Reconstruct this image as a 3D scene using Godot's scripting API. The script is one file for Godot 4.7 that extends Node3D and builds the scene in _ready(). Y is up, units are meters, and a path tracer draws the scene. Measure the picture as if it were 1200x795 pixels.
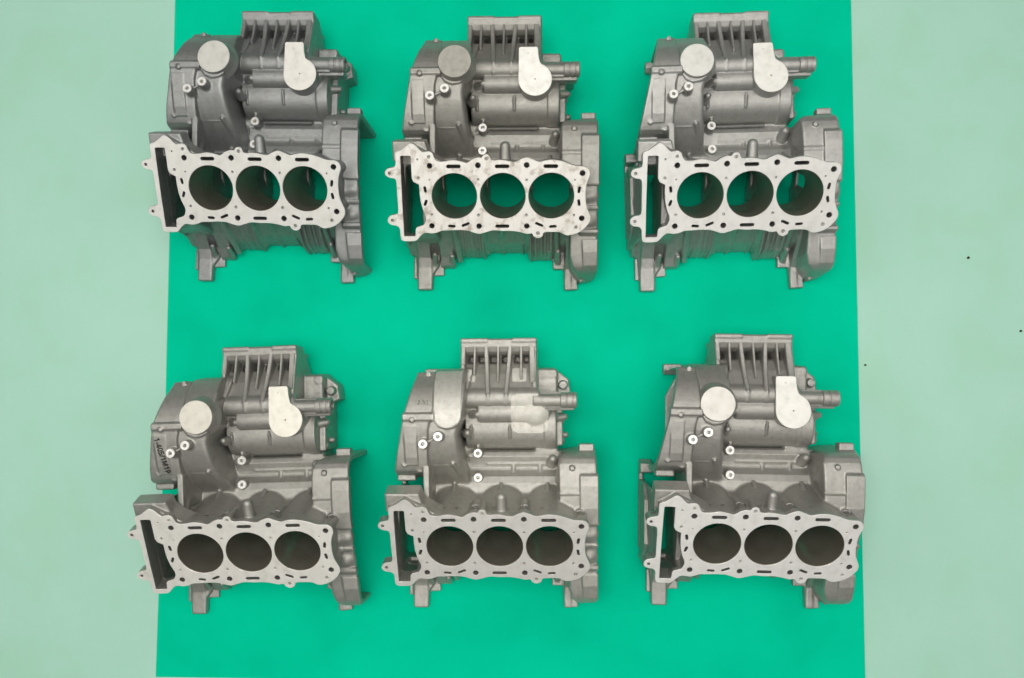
extends Node3D
# Six bare three-cylinder engine blocks lying on a green sheet, seen from above. Shapes are laid out in millimetres in the block's own
# axes (x to the right, y up, z towards the lower edge of the picture; the middle bore of the deck is over x = z = 0) and scaled to metres.

const MM := 0.001
const TAU_DECK := 0.41865                      # tilt of the cylinders
const DECK := Vector3(0, 180.6, 0)
const BORE_X := [-86.4, 0.0, 86.0]
const CELL := 2.0
var W := Vector3(0, -sin(TAU_DECK), cos(TAU_DECK))   # along the deck, towards the front
var N := Vector3(0, cos(TAU_DECK), sin(TAU_DECK))    # out of the deck
var rng := RandomNumberGenerator.new()

# ------------------------------------------------------------------ materials
func noise(freq: float, seed_: int, oct := 4, type := FastNoiseLite.TYPE_SIMPLEX_SMOOTH) -> FastNoiseLite:
	var n := FastNoiseLite.new()
	n.seed = seed_
	n.frequency = freq
	n.fractal_octaves = oct
	n.noise_type = type
	return n

func ramp(stops: Array) -> Gradient:
	var g := Gradient.new()
	var o := PackedFloat32Array()
	var c := PackedColorArray()
	for s in stops:
		o.append(s[0])
		c.append(s[1])
	g.offsets = o
	g.colors = c
	return g

func noise_tex(n: FastNoiseLite, size := 512, g: Gradient = null, bump := 0.0) -> NoiseTexture2D:
	var t := NoiseTexture2D.new()
	t.width = size
	t.height = size
	t.noise = n
	t.seamless = true
	if g:
		t.color_ramp = g
	if bump > 0.0:
		t.as_normal_map = true
		t.bump_strength = bump
	return t

var M := {}
var cast_bump: Texture2D
var cast_tone: Texture2D
var mach_tone: Texture2D
var mach_stain: Texture2D
var mach_bump: Texture2D

func cast_mat(tint: Color, offset: Vector3, rough := 0.44, metal := 0.72) -> StandardMaterial3D:
	var m := StandardMaterial3D.new()
	m.albedo_color = tint
	m.albedo_texture = cast_tone
	m.roughness = rough
	m.metallic = metal
	m.metallic_specular = 0.45
	m.normal_enabled = true
	m.normal_texture = cast_bump
	m.normal_scale = 0.55
	m.uv1_triplanar = true
	m.uv1_scale = Vector3.ONE * 5.5
	m.uv1_offset = offset
	return m

func machined_mat(tint: Color, offset: Vector3, tex: Texture2D, rough := 0.42, metal := 0.3) -> StandardMaterial3D:
	var m := StandardMaterial3D.new()
	m.albedo_color = tint
	m.albedo_texture = tex
	m.roughness = rough
	m.metallic = metal
	m.normal_enabled = true
	m.normal_texture = mach_bump
	m.normal_scale = 0.18
	m.uv1_triplanar = true
	m.uv1_scale = Vector3.ONE * 4.0
	m.uv1_offset = offset
	return m

func make_materials() -> void:
	cast_bump = noise_tex(noise(0.11, 3, 3), 1024, null, 5.0)
	var grain := noise(0.012, 8, 7)
	grain.fractal_gain = 0.64
	cast_tone = noise_tex(grain, 1024, ramp([[0.0, Color(0.86, 0.855, 0.845)], [0.38, Color(0.955, 0.955, 0.95)], [0.6, Color(0.985, 0.985, 0.983)], [1.0, Color(1, 1, 1)]]))
	mach_tone = noise_tex(noise(0.010, 21, 5), 1024, ramp([[0.0, Color(0.90, 0.90, 0.89)], [0.4, Color(0.965, 0.965, 0.96)], [1.0, Color(1, 1, 1)]]))
	mach_stain = noise_tex(noise(0.009, 33, 6), 1024, ramp([[0.0, Color(0.62, 0.58, 0.53)], [0.24, Color(0.82, 0.80, 0.77)], [0.36, Color(0.965, 0.96, 0.955)], [1.0, Color(1, 1, 1)]]))
	mach_bump = noise_tex(noise(0.2, 5, 2), 512, null, 3.0)
	for i in 6:
		var off := Vector3(0.37 * i, 0.21 * i, 0.53 * i)
		M["cast_%d" % i] = cast_mat(CAST_TINT[i], off)
		M["deck_%d" % i] = machined_mat(DECK_TINT[i], off, mach_stain if i == 1 else mach_tone, 0.42)
		M["disc_%d" % i] = machined_mat(DISC_TINT[i], off * 0.7, mach_tone, 0.45, 0.35)
		M["pad_%d" % i] = machined_mat(PAD_TINT[i], off * 1.3, mach_tone, 0.5)
	M.disc_raw = cast_mat(Color(0.70, 0.695, 0.66), Vector3(0.1, 0.2, 0.3), 0.6, 0.25)
	M.liner = StandardMaterial3D.new()
	M.liner.albedo_color = Color(0.62, 0.60, 0.55)
	M.liner.metallic = 0.66
	M.liner.roughness = 0.27
	M.liner.normal_enabled = true
	M.liner.normal_texture = honing()
	M.liner.normal_scale = 0.35
	M.liner.uv1_scale = Vector3(5, 2, 1)
	M.ring = machined_mat(Color(0.93, 0.93, 0.92), Vector3.ZERO, mach_tone, 0.4, 0.5)
	M.patch = cast_mat(Color(0.90, 0.895, 0.86), Vector3(0.3, 0.1, 0.2), 0.55, 0.15)
	M.panel = cast_mat(Color(0.90, 0.895, 0.865), Vector3(0.3, 0.4, 0.2), 0.45, 0.55)
	M.ink = StandardMaterial3D.new()
	M.ink.albedo_color = Color(0.2, 0.2, 0.19)
	M.ink.roughness = 0.7
	M.floor = StandardMaterial3D.new()
	M.floor.albedo_color = Color(0.685, 0.868, 0.800)
	M.floor.albedo_texture = noise_tex(noise(0.006, 44, 5), 1024, ramp([[0.0, Color(0.955, 0.985, 0.945)], [0.5, Color(0.98, 0.99, 0.985)], [1.0, Color(1, 1, 1)]]))
	M.floor.roughness = 0.42
	M.floor.metallic_specular = 0.4
	M.floor.uv1_triplanar = true
	M.floor.uv1_world_triplanar = true
	M.floor.uv1_scale = Vector3.ONE * 0.8
	M.floor.normal_enabled = true
	M.floor.normal_texture = noise_tex(noise(0.03, 9, 4), 1024, null, 2.0)
	M.floor.normal_scale = 0.12
	M.sheet = StandardMaterial3D.new()
	M.sheet.albedo_color = Color(0.0, 0.815, 0.645)
	M.sheet.albedo_texture = noise_tex(noise(0.007, 71, 4), 512, ramp([[0.0, Color(0.93, 0.935, 0.93)], [0.5, Color(0.975, 0.975, 0.975)], [1.0, Color(1, 1, 1)]]))
	M.sheet.roughness = 0.55
	M.sheet.metallic_specular = 0.08
	M.sheet.uv1_triplanar = true
	M.sheet.uv1_world_triplanar = true
	M.sheet.uv1_scale = Vector3.ONE * 1.1
	M.grit = StandardMaterial3D.new()
	M.grit.albedo_color = Color(0.1, 0.1, 0.09)
	M.grit.roughness = 0.8

func honing() -> ImageTexture:                 # crossed scratches left by the honing stones
	var im := Image.create(256, 256, false, Image.FORMAT_RGB8)
	im.fill(Color(0.6, 0.6, 0.6))
	rng.seed = 31
	for n in 150:
		var x := rng.randf() * 256.0
		var y := rng.randf() * 256.0
		var dir := Vector2(1, 0.62 if n % 2 == 0 else -0.62)
		var g := rng.randf_range(0.2, 1.0)
		for i in rng.randi_range(60, 220):
			im.set_pixel(posmod(int(x + dir.x * i), 256), posmod(int(y + dir.y * i), 256), Color(g, g, g))
	im.bump_map_to_normal_map(3.0)
	return ImageTexture.create_from_image(im)

const CAST_TINT := [Color(0.631, 0.639, 0.639), Color(0.667, 0.663, 0.642), Color(0.718, 0.719, 0.709), Color(0.696, 0.693, 0.674), Color(0.760, 0.754, 0.731), Color(0.718, 0.713, 0.696)]
const DECK_TINT := [Color(0.90, 0.90, 0.885), Color(0.94, 0.935, 0.915), Color(0.92, 0.92, 0.91), Color(0.95, 0.945, 0.925), Color(0.88, 0.875, 0.86), Color(0.95, 0.95, 0.94)]
const DISC_TINT := [Color(0.84, 0.84, 0.82), Color(0.7, 0.7, 0.67), Color(0.88, 0.88, 0.865), Color(0.86, 0.85, 0.81), Color(0.8, 0.8, 0.78), Color(0.85, 0.84, 0.82)]
const PAD_TINT := [Color(0.92, 0.915, 0.89), Color(0.97, 0.97, 0.95), Color(0.95, 0.95, 0.93), Color(0.93, 0.92, 0.88), Color(0.95, 0.945, 0.92), Color(0.93, 0.93, 0.91)]

# ------------------------------------------------------------------ the casting: a field of solids joined with fillets
class Solid:
	var kind := 0
	var part := 0
	var cut := false
	var k := 4.0
	var xf := Transform3D()
	var h := Vector3.ZERO
	var r := 0.0
	var a := PackedVector2Array()
	var b := PackedVector2Array()
	var mid := Vector3.ZERO          # world box around it, for leaving it out early
	var ext := Vector3.ZERO

	func bound() -> void:
		if flat > 0 or kind == 4:
			ca.resize(GX * GZ)
			ca.fill(1e8)
			cb.resize(GZ * GY)
			cb.fill(1e8)
		var lo := Vector3.ONE * 1e9
		var hi := -lo
		if kind == 4:
			for q in a:
				lo = lo.min(Vector3(q.x, 1e9, q.y))
				hi = hi.max(Vector3(q.x, -1e9, q.y))
			for q in b:
				lo.y = minf(lo.y, q.y)
				hi.y = maxf(hi.y, q.y)
		else:
			var l := -h - Vector3.ONE * r
			var u := h + Vector3.ONE * r
			if kind == 1:
				var wide := h.x + r + absf(h.z) * h.y
				l = Vector3(-wide, -h.y - r, -wide)
				u = -l
			elif kind == 2:
				var m := maxf(h.x, h.z)
				l = Vector3(-m, -m, -m)
				u = Vector3(m, h.y + m, m)
			elif kind == 3:
				var r2 := Rect2(a[0], Vector2.ZERO)
				for q in a:
					r2 = r2.expand(q)
				l = Vector3(r2.position.x, r2.position.y, -h.z)
				u = Vector3(r2.end.x, r2.end.y, h.z)
			var inv := xf.affine_inverse()
			for i in 8:
				var q := inv * Vector3(u.x if i & 1 else l.x, u.y if i & 2 else l.y, u.z if i & 4 else l.z)
				lo = lo.min(q)
				hi = hi.max(q)
		mid = (lo + hi) / 2
		ext = (hi - lo) / 2

	func poly(v: PackedVector2Array, p: Vector2) -> float:
		var n := v.size()
		var e0 := v[n - 1]
		var best := 1e12
		var s := 1.0
		for i in n:
			var vi := v[i]
			var e := e0 - vi
			var w := p - vi
			var q := w - e * clampf(w.dot(e) / e.length_squared(), 0.0, 1.0)
			best = minf(best, q.length_squared())
			var c1 := p.y >= vi.y
			var c2 := p.y < e0.y
			var c3 := e.x * w.y > e.y * w.x
			if (c1 and c2 and c3) or (not c1 and not c2 and not c3):
				s = -s
			e0 = vi
		return s * sqrt(best)

	# outlines that run along an axis are asked for at lattice points over and over: remember the answers
	var flat := 0                     # 1: (z, y) run along x, 2: (x, z) run along y
	var ca := PackedFloat32Array()
	var cb := PackedFloat32Array()

	func zy(v: PackedVector2Array, p: Vector3) -> float:
		var i := int((p.z - LO.z) / CELL + 0.5)
		var j := int((p.y - LO.y) / CELL + 0.5)
		var at := i * GY + j
		var f := cb[at]
		if f > 1e7:
			f = poly(v, Vector2(LO.z + i * CELL, LO.y + j * CELL))
			cb[at] = f
		return f

	func xz(v: PackedVector2Array, p: Vector3) -> float:
		var i := int((p.x - LO.x) / CELL + 0.5)
		var j := int((p.z - LO.z) / CELL + 0.5)
		var at := i * GZ + j
		var f := ca[at]
		if f > 1e7:
			f = poly(v, Vector2(LO.x + i * CELL, LO.z + j * CELL))
			ca[at] = f
		return f

	func d(p: Vector3) -> float:
		match kind:
			0:
				var q := (xf * p).abs() - h
				return q.max(Vector3.ZERO).length() + minf(maxf(q.x, maxf(q.y, q.z)), 0.0) - r
			1:
				var q := xf * p
				var dx := sqrt(q.x * q.x + q.z * q.z) - h.x - q.y * h.z
				var dy := absf(q.y) - h.y
				return minf(maxf(dx, dy), 0.0) + Vector2(maxf(dx, 0.0), maxf(dy, 0.0)).length() - r
			2:
				var q := xf * p
				var t := clampf(q.y / h.y, 0.0, 1.0)
				q.y -= t * h.y
				return q.length() - lerpf(h.x, h.z, t)
			3:
				var q := xf * p
				var dz := absf(q.z) - h.z + r
				var d2 := r + (zy(a, p) if flat == 1 else xz(a, p) if flat == 2 else poly(a, Vector2(q.x, q.y)))
				return minf(maxf(d2, dz), 0.0) + Vector2(maxf(d2, 0.0), maxf(dz, 0.0)).length() - r
			_:
				var d1 := xz(a, p)
				var d2 := zy(b, p)
				var f := maxf(r - absf(d1 - d2), 0.0)
				return maxf(d1, d2) + f * f / (4.0 * r)

var solids: Array[Solid] = []
var part_names: Array[String] = []

func part_id(called: String) -> int:
	if not called in part_names:
		part_names.append(called)
	return part_names.find(called)

func put(kind: int, called: String, k: float) -> Solid:
	var s := Solid.new()
	s.kind = kind
	s.part = part_id(called)
	s.k = k
	if k < 0.0:
		s.cut = true
		s.k = -k
	solids.append(s)
	return s

# k > 0 joins with a fillet of about k, k < 0 cuts with one of about -k
func box(called: String, k: float, lo: Vector3, hi: Vector3, r := 2.0, frame := Transform3D()) -> Solid:
	var s := put(0, called, k)
	s.xf = (frame * Transform3D(Basis(), (lo + hi) / 2)).affine_inverse()
	s.h = (hi - lo) / 2 - Vector3.ONE * r
	s.r = r
	return s

func along(from: Vector3, to: Vector3) -> Basis:
	var y := (to - from).normalized()
	var x := y.cross(Vector3.BACK if absf(y.z) < 0.9 else Vector3.RIGHT).normalized()
	return Basis(x, y, x.cross(y))

func cyl(called: String, k: float, from: Vector3, to: Vector3, radius: float, r := 1.5) -> Solid:
	var s := put(1, called, k)
	s.xf = Transform3D(along(from, to), (from + to) / 2).affine_inverse()
	s.h = Vector3(radius - r, from.distance_to(to) / 2 - r, 0)
	s.r = r
	return s

func bar(called: String, k: float, from: Vector3, to: Vector3, r1: float, r2 := -1.0) -> Solid:
	var s := put(2, called, k)
	s.xf = Transform3D(along(from, to), from).affine_inverse()
	s.h = Vector3(r1, from.distance_to(to), r1 if r2 < 0 else r2)
	return s

# a profile of (z, y) points run along x, or a plan of (x, z) points run up, or of (u, w) points run along the cylinders
func side(called: String, k: float, pts: Array, x0: float, x1: float, r := 2.0) -> Solid:
	var s := put(3, called, k)
	s.a = PackedVector2Array(pts)
	s.xf = Transform3D(Basis(Vector3.BACK, Vector3.UP, Vector3.LEFT), Vector3((x0 + x1) / 2, 0, 0)).affine_inverse()
	s.flat = 1
	s.h = Vector3(0, 0, (x1 - x0) / 2)
	s.r = r
	return s

func plan(called: String, k: float, pts: Array, y0: float, y1: float, r := 2.0) -> Solid:
	var s := put(3, called, k)
	s.a = PackedVector2Array(pts)
	s.xf = Transform3D(Basis(Vector3.RIGHT, Vector3.BACK, Vector3.UP), Vector3(0, (y0 + y1) / 2, 0)).affine_inverse()
	s.flat = 2
	s.h = Vector3(0, 0, (y1 - y0) / 2)
	s.r = r
	return s

func decked(called: String, k: float, pts: Array, n0: float, n1: float, r := 2.0) -> Solid:
	var s := put(3, called, k)
	s.a = PackedVector2Array(pts)
	s.xf = Transform3D(Basis(Vector3.RIGHT, W, N), DECK + N * (n0 + n1) / 2).affine_inverse()
	s.h = Vector3(0, 0, (n1 - n0) / 2)
	s.r = r
	return s

func duo(called: String, k: float, p: Array, q: Array, r: float) -> Solid:
	var s := put(4, called, k)
	s.a = PackedVector2Array(p)
	s.b = smooth_loop(PackedVector2Array(q), 7.0) if q.size() > 10 else PackedVector2Array(q)
	s.r = r
	return s

func at_deck(u: float, w: float, n: float) -> Vector3:
	return DECK + Vector3(u, 0, 0) + W * w + N * n

func v2(l: Array) -> Array:
	var o := []
	for i in range(0, l.size(), 2):
		o.append(Vector2(l[i], l[i + 1]))
	return o

const BOLTS := [Vector2(-128.5, -53.5), Vector2(-43, -54), Vector2(42.8, -54), Vector2(140.6, -39.6), Vector2(140.6, 40.3), Vector2(42.4, 54.2), Vector2(-43.5, 54.2), Vector2(-129, 53.6)]
const SMALL := [Vector3(-129.3, -69, 2.9), Vector3(-149.2, -32.4, 2.7), Vector3(-149.4, -64.8, 1.6), Vector3(-129.8, -29.1, 1.4), Vector3(-128.2, 33.2, 2.4), Vector3(-43.4, -29.3, 2.3), Vector3(-44.1, 34, 2.7), Vector3(42.6, -28.4, 2.2), Vector3(41.7, 34.2, 2.7), Vector3(127.5, -28, 1.5), Vector3(126.6, 34.2, 2.1), Vector3(130.7, 56.6, 3.2), Vector3(62.4, 67.2, 3.4), Vector3(-200.4, -41.2, 2.8), Vector3(-28, -65.6, 3.2), Vector3(-200.2, 43.4, 2.8)]
# water jacket slots: centre, length, width, turn
const SLOTS := [[-86.4, -52.2, 24, 5.6, 0.0], [-0.5, -52, 24, 5.6, 0.0], [85.0, -51.8, 24, 5.6, 0.0], [-138.4, -12, 10, 5, 1.42], [-138.4, 12, 11, 5, 1.92], [-92.8, 54.3, 13, 5, 0.08], [-67.8, 51.4, 14, 5, -0.38], [-1.7, 54.4, 24, 5.2, 0.0], [64.7, 51.4, 14, 5, 0.4], [89.4, 55, 13, 5, -0.06], [135.3, -10.5, 10.5, 5, 1.74], [135.2, 12.3, 10.5, 5, 1.38]]

func casting() -> void:
	# --- the cylinder block under the deck
	for u in BORE_X:
		cyl("cylinder_block", 3.0, at_deck(u, 0, -125), at_deck(u, 0, -7), 54.5, 1.0).h.z = 0.125
	box("cylinder_block", 4.0, Vector3(-118, -62, -43), Vector3(128, -7, 48), 3.0, Transform3D(Basis(Vector3.RIGHT, N, W), DECK))
	box("cylinder_block", 3.0, Vector3(-124, -125, -33), Vector3(126, -30, 44), 3.0, Transform3D(Basis(Vector3.RIGHT, N, W), DECK))
	box("cylinder_block", 4.0, Vector3(90, -70, -36), Vector3(145, -7, 38), 3.0, Transform3D(Basis(Vector3.RIGHT, N, W), DECK))
	for q in BOLTS:
		bar("cylinder_block", 3.5, at_deck(q.x, q.y * 0.72, -75), at_deck(q.x, q.y, -9), 9.0, 11.5)
	bar("cylinder_block", 4.0, at_deck(62.4, 66.5, -40), at_deck(62.4, 66.8, -10), 6.5, 7.5)
	bar("cylinder_block", 4.0, at_deck(-28, -64.5, -34), at_deck(-28, -65, -9), 5.5, 6.5)
	decked("cylinder_block", 5.0, v2([100, 50, 145, 48, 141, 61, 131, 66.5, 117, 70, 104, 64]), -26, -7, 2.0)
	bar("coolant_outlet", 4.0, at_deck(4, -52, -22), at_deck(4, -84, -22), 11.0, 9.0)
	for u in [-88.0, -2.0, 84.0]:
		bar("cylinder_block", 2.0, Vector3(u, 112, -80), Vector3(u, 92, -96), 4.5, 4.5)
	# --- the timing chain tunnel at the left
	decked("chain_tunnel", 6.0, v2([-187, -73, -176, -79, -160, -91, -134, -76, -120, -68, -104, -57, -104, 55, -130, 66, -143, 65, -157, 78, -184, 80, -186.5, 62]), -46, -7, 2.0)
	decked("chain_tunnel", 4.0, v2([-196, -95, -137, -95, -130, -70, -190, -58, -196, -60]), -48, -15, 3.0)
	for w in [-41.2, 43.4]:
		cyl("chain_tunnel", 5.0, at_deck(-200.3, w, -22), at_deck(-200.3, w, -7), 8.2, 1.5)
		bar("chain_tunnel", 5.0, at_deck(-198, w, -16), at_deck(-183, w, -28), 6.0, 8.0)
	box("chain_tunnel", 8.0, Vector3(-189, 60, -76), Vector3(-126, 140, 60), 6.0)
	box("chain_tunnel", 8.0, Vector3(-150, 0, -76), Vector3(-126, 120, 60), 6.0)
	box("chain_tunnel", 5.0, Vector3(-4, 0, -84), Vector3(4, 112, 62), 3.0, Transform3D(Basis(Vector3.BACK, -0.08), Vector3(-195, -2, 0)))
	# --- crankcase
	side("crankcase", 5.0, v2([-155, -4, -155, 62, -130, 62, -120, 66, -110, 78, -98, 83, -60, 90, -40, 98, 20, 112, 44, 88, 62, 56, 70, 22, 71, -4]), -132, 116, 3.0)
	side("crankcase", 4.0, v2([-100, -4, -100, 60, -20, 104, 30, 100, 62, 62, 84, 34, 100, 20, 103, -4]), -130, -104, 3.0)
	side("crankcase", 4.0, v2([-100, -4, -60, 80, 20, 104, 50, 80, 70, 52, 79, 22, 79, -4]), -106, -40, 4.0)
	side("crankcase", 4.0, v2([-100, -4, -60, 80, 20, 104, 50, 80, 72, 52, 84, 24, 85, -4]), 42, 90, 4.0)
	# upright stiffening ribs of the crankcase wall
	var rib := v2([20, -4, 34, 98, 55, 76, 73, 50, 80, 22, 80, -4])
	for i in 6:
		rib_at("crankcase", rib, -98.0 + 10.6 * i + rng.randf_range(-1.8, 1.8), rng.randf_range(-1.6, 1.2) + (2.5 if i == 5 else 0.0))
	for x in [-31.0, -20.0, -9.0, 5.0, 17.0, 30.0]:
		rib_at("crankcase", rib, x + rng.randf_range(-1.5, 1.5), -12.0 + rng.randf_range(-1.6, 1.2) + (4.0 if x in [-9.0, 30.0] else 0.0))
	for i in 5:
		rib_at("crankcase", rib, 46.0 + 10.0 * i + rng.randf_range(-1.6, 1.6), 4.0 + rng.randf_range(-1.6, 1.2) + (2.5 if i == 0 else 0.0))
	# round columns under the bolt holes
	for q in [[-97.0, -92.0, 88.0], [-8.0, -7.0, 67.0], [41.0, 46.0, 72.0], [96.0, 98.0, 82.0], [-42.0, -37.0, 72.0]]:
		bar("crankcase", 3.0, Vector3(q[0], 112, 36), Vector3(q[1], 22, q[2]), 5.5, 6.0)
	bar("crankcase", 3.0, Vector3(-66, 12, 74), Vector3(-66, 30, 74), 5.0, 4.0)
	bar("crankcase", 3.0, Vector3(-16, 8, 66), Vector3(-14, 40, 62), 5.0, 5.0)
	bar("crankcase", 3.0, Vector3(82, 22, 82), Vector3(82, 44, 74), 5.0, 4.5)
	bar("crankcase", 3.0, Vector3(-106, 14, 96), Vector3(-106, 40, 84), 5.5, 5.0)
	# left front wing running into the left mounting foot
	plan("mounting_foot", 5.0, v2([-196, 44, -194, 66, -180, 79, -178, 100, -175.5, 145, -149.5, 145, -147, 116, -134, 96, -132, 40]), -4, 14, 2.0)
	side("mounting_foot", 6.0, v2([20, -4, 20, 86, 40, 74, 62, 48, 84, 26, 104, 17, 145, 14, 145, -4]), -175, -149, 2.5)
	side("mounting_foot", 6.0, v2([-20, -4, -20, 92, 20, 84, 48, 62, 64, 36, 76, 16, 78, -4]), -193, -132, 3.0)
	plan("mounting_foot", 3.0, v2([-147, 90, -125.5, 90, -125.5, 117, -146, 118]), -4, 7, 1.5)
	bar("mounting_foot", 4.0, Vector3(-144, 4, 100), Vector3(-140, 36, 80), 6.0, 5.0)
	box("mounting_foot", 3.0, Vector3(-186, -4, 80), Vector3(-172, 9, 124), 2.0)
	# the right foot
	plan("mounting_foot/2", 5.0, v2([100, 60, 128, 60, 128, 100, 137, 110, 139, 145.5, 113.5, 145.5, 111, 104]), -4, 13, 2.0)
	side("mounting_foot/2", 5.0, v2([30, -4, 30, 90, 60, 66, 84, 38, 106, 17, 145, 13, 145, -4]), 114, 126, 2.5)
	plan("mounting_foot/2", 3.0, v2([90, 60, 116, 60, 116, 105, 90, 105]), -4, 12, 1.5)
	bar("mounting_foot/2", 4.0, Vector3(100, 10, 92), Vector3(100, 46, 76), 5.5, 5.0)
	# --- generator housing at the right
	var gp := v2([103, -138, 108, -150, 116, -155, 142, -160, 171, -162, 172.5, 121, 158, 131, 137, 126, 126, 112, 121, 92, 121, 40, 106, 10])
	var gq := v2([-164, -4, -164, 96, -158, 124, -147, 143, -128, 151, -100, 153, -60, 149, -10, 134, 40, 112, 86, 96, 112, 84, 122, 70, 127, 50, 131, 30, 131, -4])
	duo("generator_housing", 6.0, gp, gq, 5.0)
	duo("generator_housing", 2.0, v2([140.5, -122, 173.5, -122, 173.5, -30, 140.5, -30]), v2([-122, 0, -122, 152, -117, 157, -100, 157.5, -60, 153.5, -30, 144, -30, 0]), 2.5)
	duo("generator_housing", 2.0, v2([143, 62, 173.5, 62, 173.5, 118, 146, 116]), v2([62, 0, 62, 106, 86, 100, 110, 88, 119, 76, 119, 0]), 3.0)
	side("generator_housing", 2.5, v2([44, 60, 44, 112, 47, 116, 53, 115, 56, 108, 56, 60]), 138, 173.5, 2.0)
	bar("generator_housing", 5.0, Vector3(146, 104, 30), Vector3(155, 106, 28), 17.0)
	bar("generator_housing", 5.0, Vector3(150, 126, -12), Vector3(161, 127, -14), 11.5)
	plan("generator_housing", 3.0, v2([138, 110, 168, 110, 170, 124, 142, 134]), -4, 34, 2.0)
	box("generator_housing", 2.0, Vector3(141, 100, -172), Vector3(168, 121, -150), 2.0)
	cyl("generator_housing", 1.5, Vector3(127.5, 140, -131), Vector3(127.5, 154.8, -131), 4.6, 1.0)
	bar("generator_housing", 5.0, Vector3(110, 118, -108), Vector3(108, 104, -122), 13.0, 9.0)
	# --- clutch housing at the left rear
	duo("clutch_housing", 6.0, v2([-118, -311, -50, -311, -56, -280, -66, -235, -74, -190, -70, -150, -62, -112, -56, -84, -132, -86, -134, -112, -150, -112, -150, -250]), v2([-312, -4, -312, 110, -307, 122, -297, 141, -280, 159, -255, 175, -228, 184, -205, 184, -178, 176, -152, 159, -132, 139, -112, 113, -97, 82, -86, 44, -84, -4]), 9.0)
	duo("clutch_housing", 3.0, v2([-148, -303, -117, -303, -114, -240, -124, -200, -128, -112, -187, -112, -187, -128, -166, -227]), v2([-304, 40, -304, 144, -295, 151, -275, 171, -250, 186, -227, 193, -205, 190, -178, 181, -152, 172, -128, 158, -122, 150, -121, 40]), 3.0)
	duo("clutch_housing", 2.0, v2([-116.5, -307, -58, -307, -62, -250, -65, -222, -70, -210, -80, -204, -93, -202, -106, -207, -113, -218]), v2([-320, -4, -318, 110, -311, 124, -300, 143.5, -282, 162, -256, 178.5, -228, 187.5, -205, 187.5, -178, 179, -170, 80, -170, -4]), 2.5)
	# the bead across it, the flat panel in front of the bead and the lips at its lower edge
	side("clutch_housing", 2.0, v2([-231, 150, -231, 194, -228, 196.5, -219, 196, -216, 192, -216, 150]), -168, -112, 1.5)
	side("rating_panel", 1.5, v2([-209, 150, -209, 191.5, -178, 184, -152, 175, -138, 166, -138, 140]), -166, -143, 1.2)
	box("clutch_housing", 3.0, Vector3(-186, 118, -122), Vector3(-152, 140, -108), 3.0)
	cyl("clutch_housing", 3.0, Vector3(-142, 130, -126), Vector3(-142, 158, -130), 5.0, 1.5)
	box("support_post", 2.5, Vector3(-136, 70, -146), Vector3(-124.5, 153, -84), 2.0, Transform3D(Basis(Vector3.RIGHT, 0.05), Vector3(0, 4, 2)))
	bar("support_post", 5.0, Vector3(-130, 136, -92), Vector3(-128, 150, -66), 6.5, 7.5)
	for q in [Vector3(-130.5, 199, -177.4), Vector3(-104.3, 199, -190.1)]:
		cyl("clutch_housing", 4.0, q - Vector3(0, 40, 0), q, 8.3, 1.0)
	bar("clutch_housing", 2.5, Vector3(-130.5, 190, -177.4), Vector3(-104.3, 191, -190.1), 2.8)
	bar("clutch_housing", 5.0, Vector3(-62, 120, -192), Vector3(-59, 141, -194), 9.0, 6.0)
	bar("clutch_housing", 4.0, Vector3(-52, 112, -226), Vector3(-43, 126, -226), 7.5, 5.5)
	bar("clutch_housing", 6.0, Vector3(-66, 60, -160), Vector3(-52, 66, -170), 14.0, 10.0)
	# low flange of the cover opening, seen beside and below the housing
	box("clutch_housing", 3.0, Vector3(-155, -4, -313), Vector3(-120, 16, -292), 3.0)
	box("crankcase", 3.0, Vector3(-201, -4, -128), Vector3(-176, 34, -104), 3.0)
	side("chain_tunnel", 3.0, v2([-108, -4, -108, 12, 40, 12, 40, -4]), -201, -192, 2.0)
	side("chain_tunnel", 2.0, v2([-90, -4, -88, 64, -60, 88, 20, 88, 44, 62, 62, 10, 62, -4, 52, -4, 52, 8, 36, 54, 14, 78, -56, 78, -78, 58, -80, -4]), -200, -190, 2.0)
	# --- gearbox housing at the rear: shaft tunnels side by side
	side("gearbox_housing", 5.0, v2([-300, -4, -350, 52, -345, 72, -330, 82, -300, 108, -268, 128, -262, 128, -240, 118, -200, 90, -160, 60, -150, -4]), -68, 66, 3.0)
	cyl("gearbox_housing", 1.8, Vector3(-66, 72, -205), Vector3(92, 72, -205), 41.5, 2.0)
	cyl("gearbox_housing", 2.0, Vector3(78, 72, -205), Vector3(101, 72, -205), 44.0, 3.0)
	cyl("gearbox_housing", 1.5, Vector3(-42, 113, -230.5), Vector3(76, 113, -230.5), 18.6, 4.0)
	cyl("gearbox_housing", 1.5, Vector3(-64, 119, -256), Vector3(70, 119, -256), 18.0, 3.0)
	side("gearbox_housing", 5.0, v2([-155, 0, -155, 66, -146, 70, -128, 64, -128, 0]), -64, 108, 2.0)
	box("gearbox_housing", 4.0, Vector3(100, -4, -262), Vector3(113, 84, -166), 3.0)
	box("gearbox_housing", 4.0, Vector3(60, -4, -310), Vector3(104, 66, -140), 5.0)
	bar("gearbox_housing", 2.5, Vector3(98, 54, -185), Vector3(118, 56, -185), 6.0)
	bar("gearbox_housing", 4.0, Vector3(90, 96, -216), Vector3(116, 86, -220), 9.0, 6.5)
	bar("gearbox_housing", 2.5, Vector3(92, 66, -134), Vector3(94, 84, -142), 10.0, 8.0)
	bar("gearbox_housing", 4.0, Vector3(64, 108, -232), Vector3(64, 96, -236), 27.0, 24.0)
	# lugs low at the right rear corner
	plan("gearbox_housing", 4.0, v2([60, -312, 98, -312, 126, -290, 130, -262, 100, -250, 60, -250]), -4, 40, 3.0)
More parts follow.
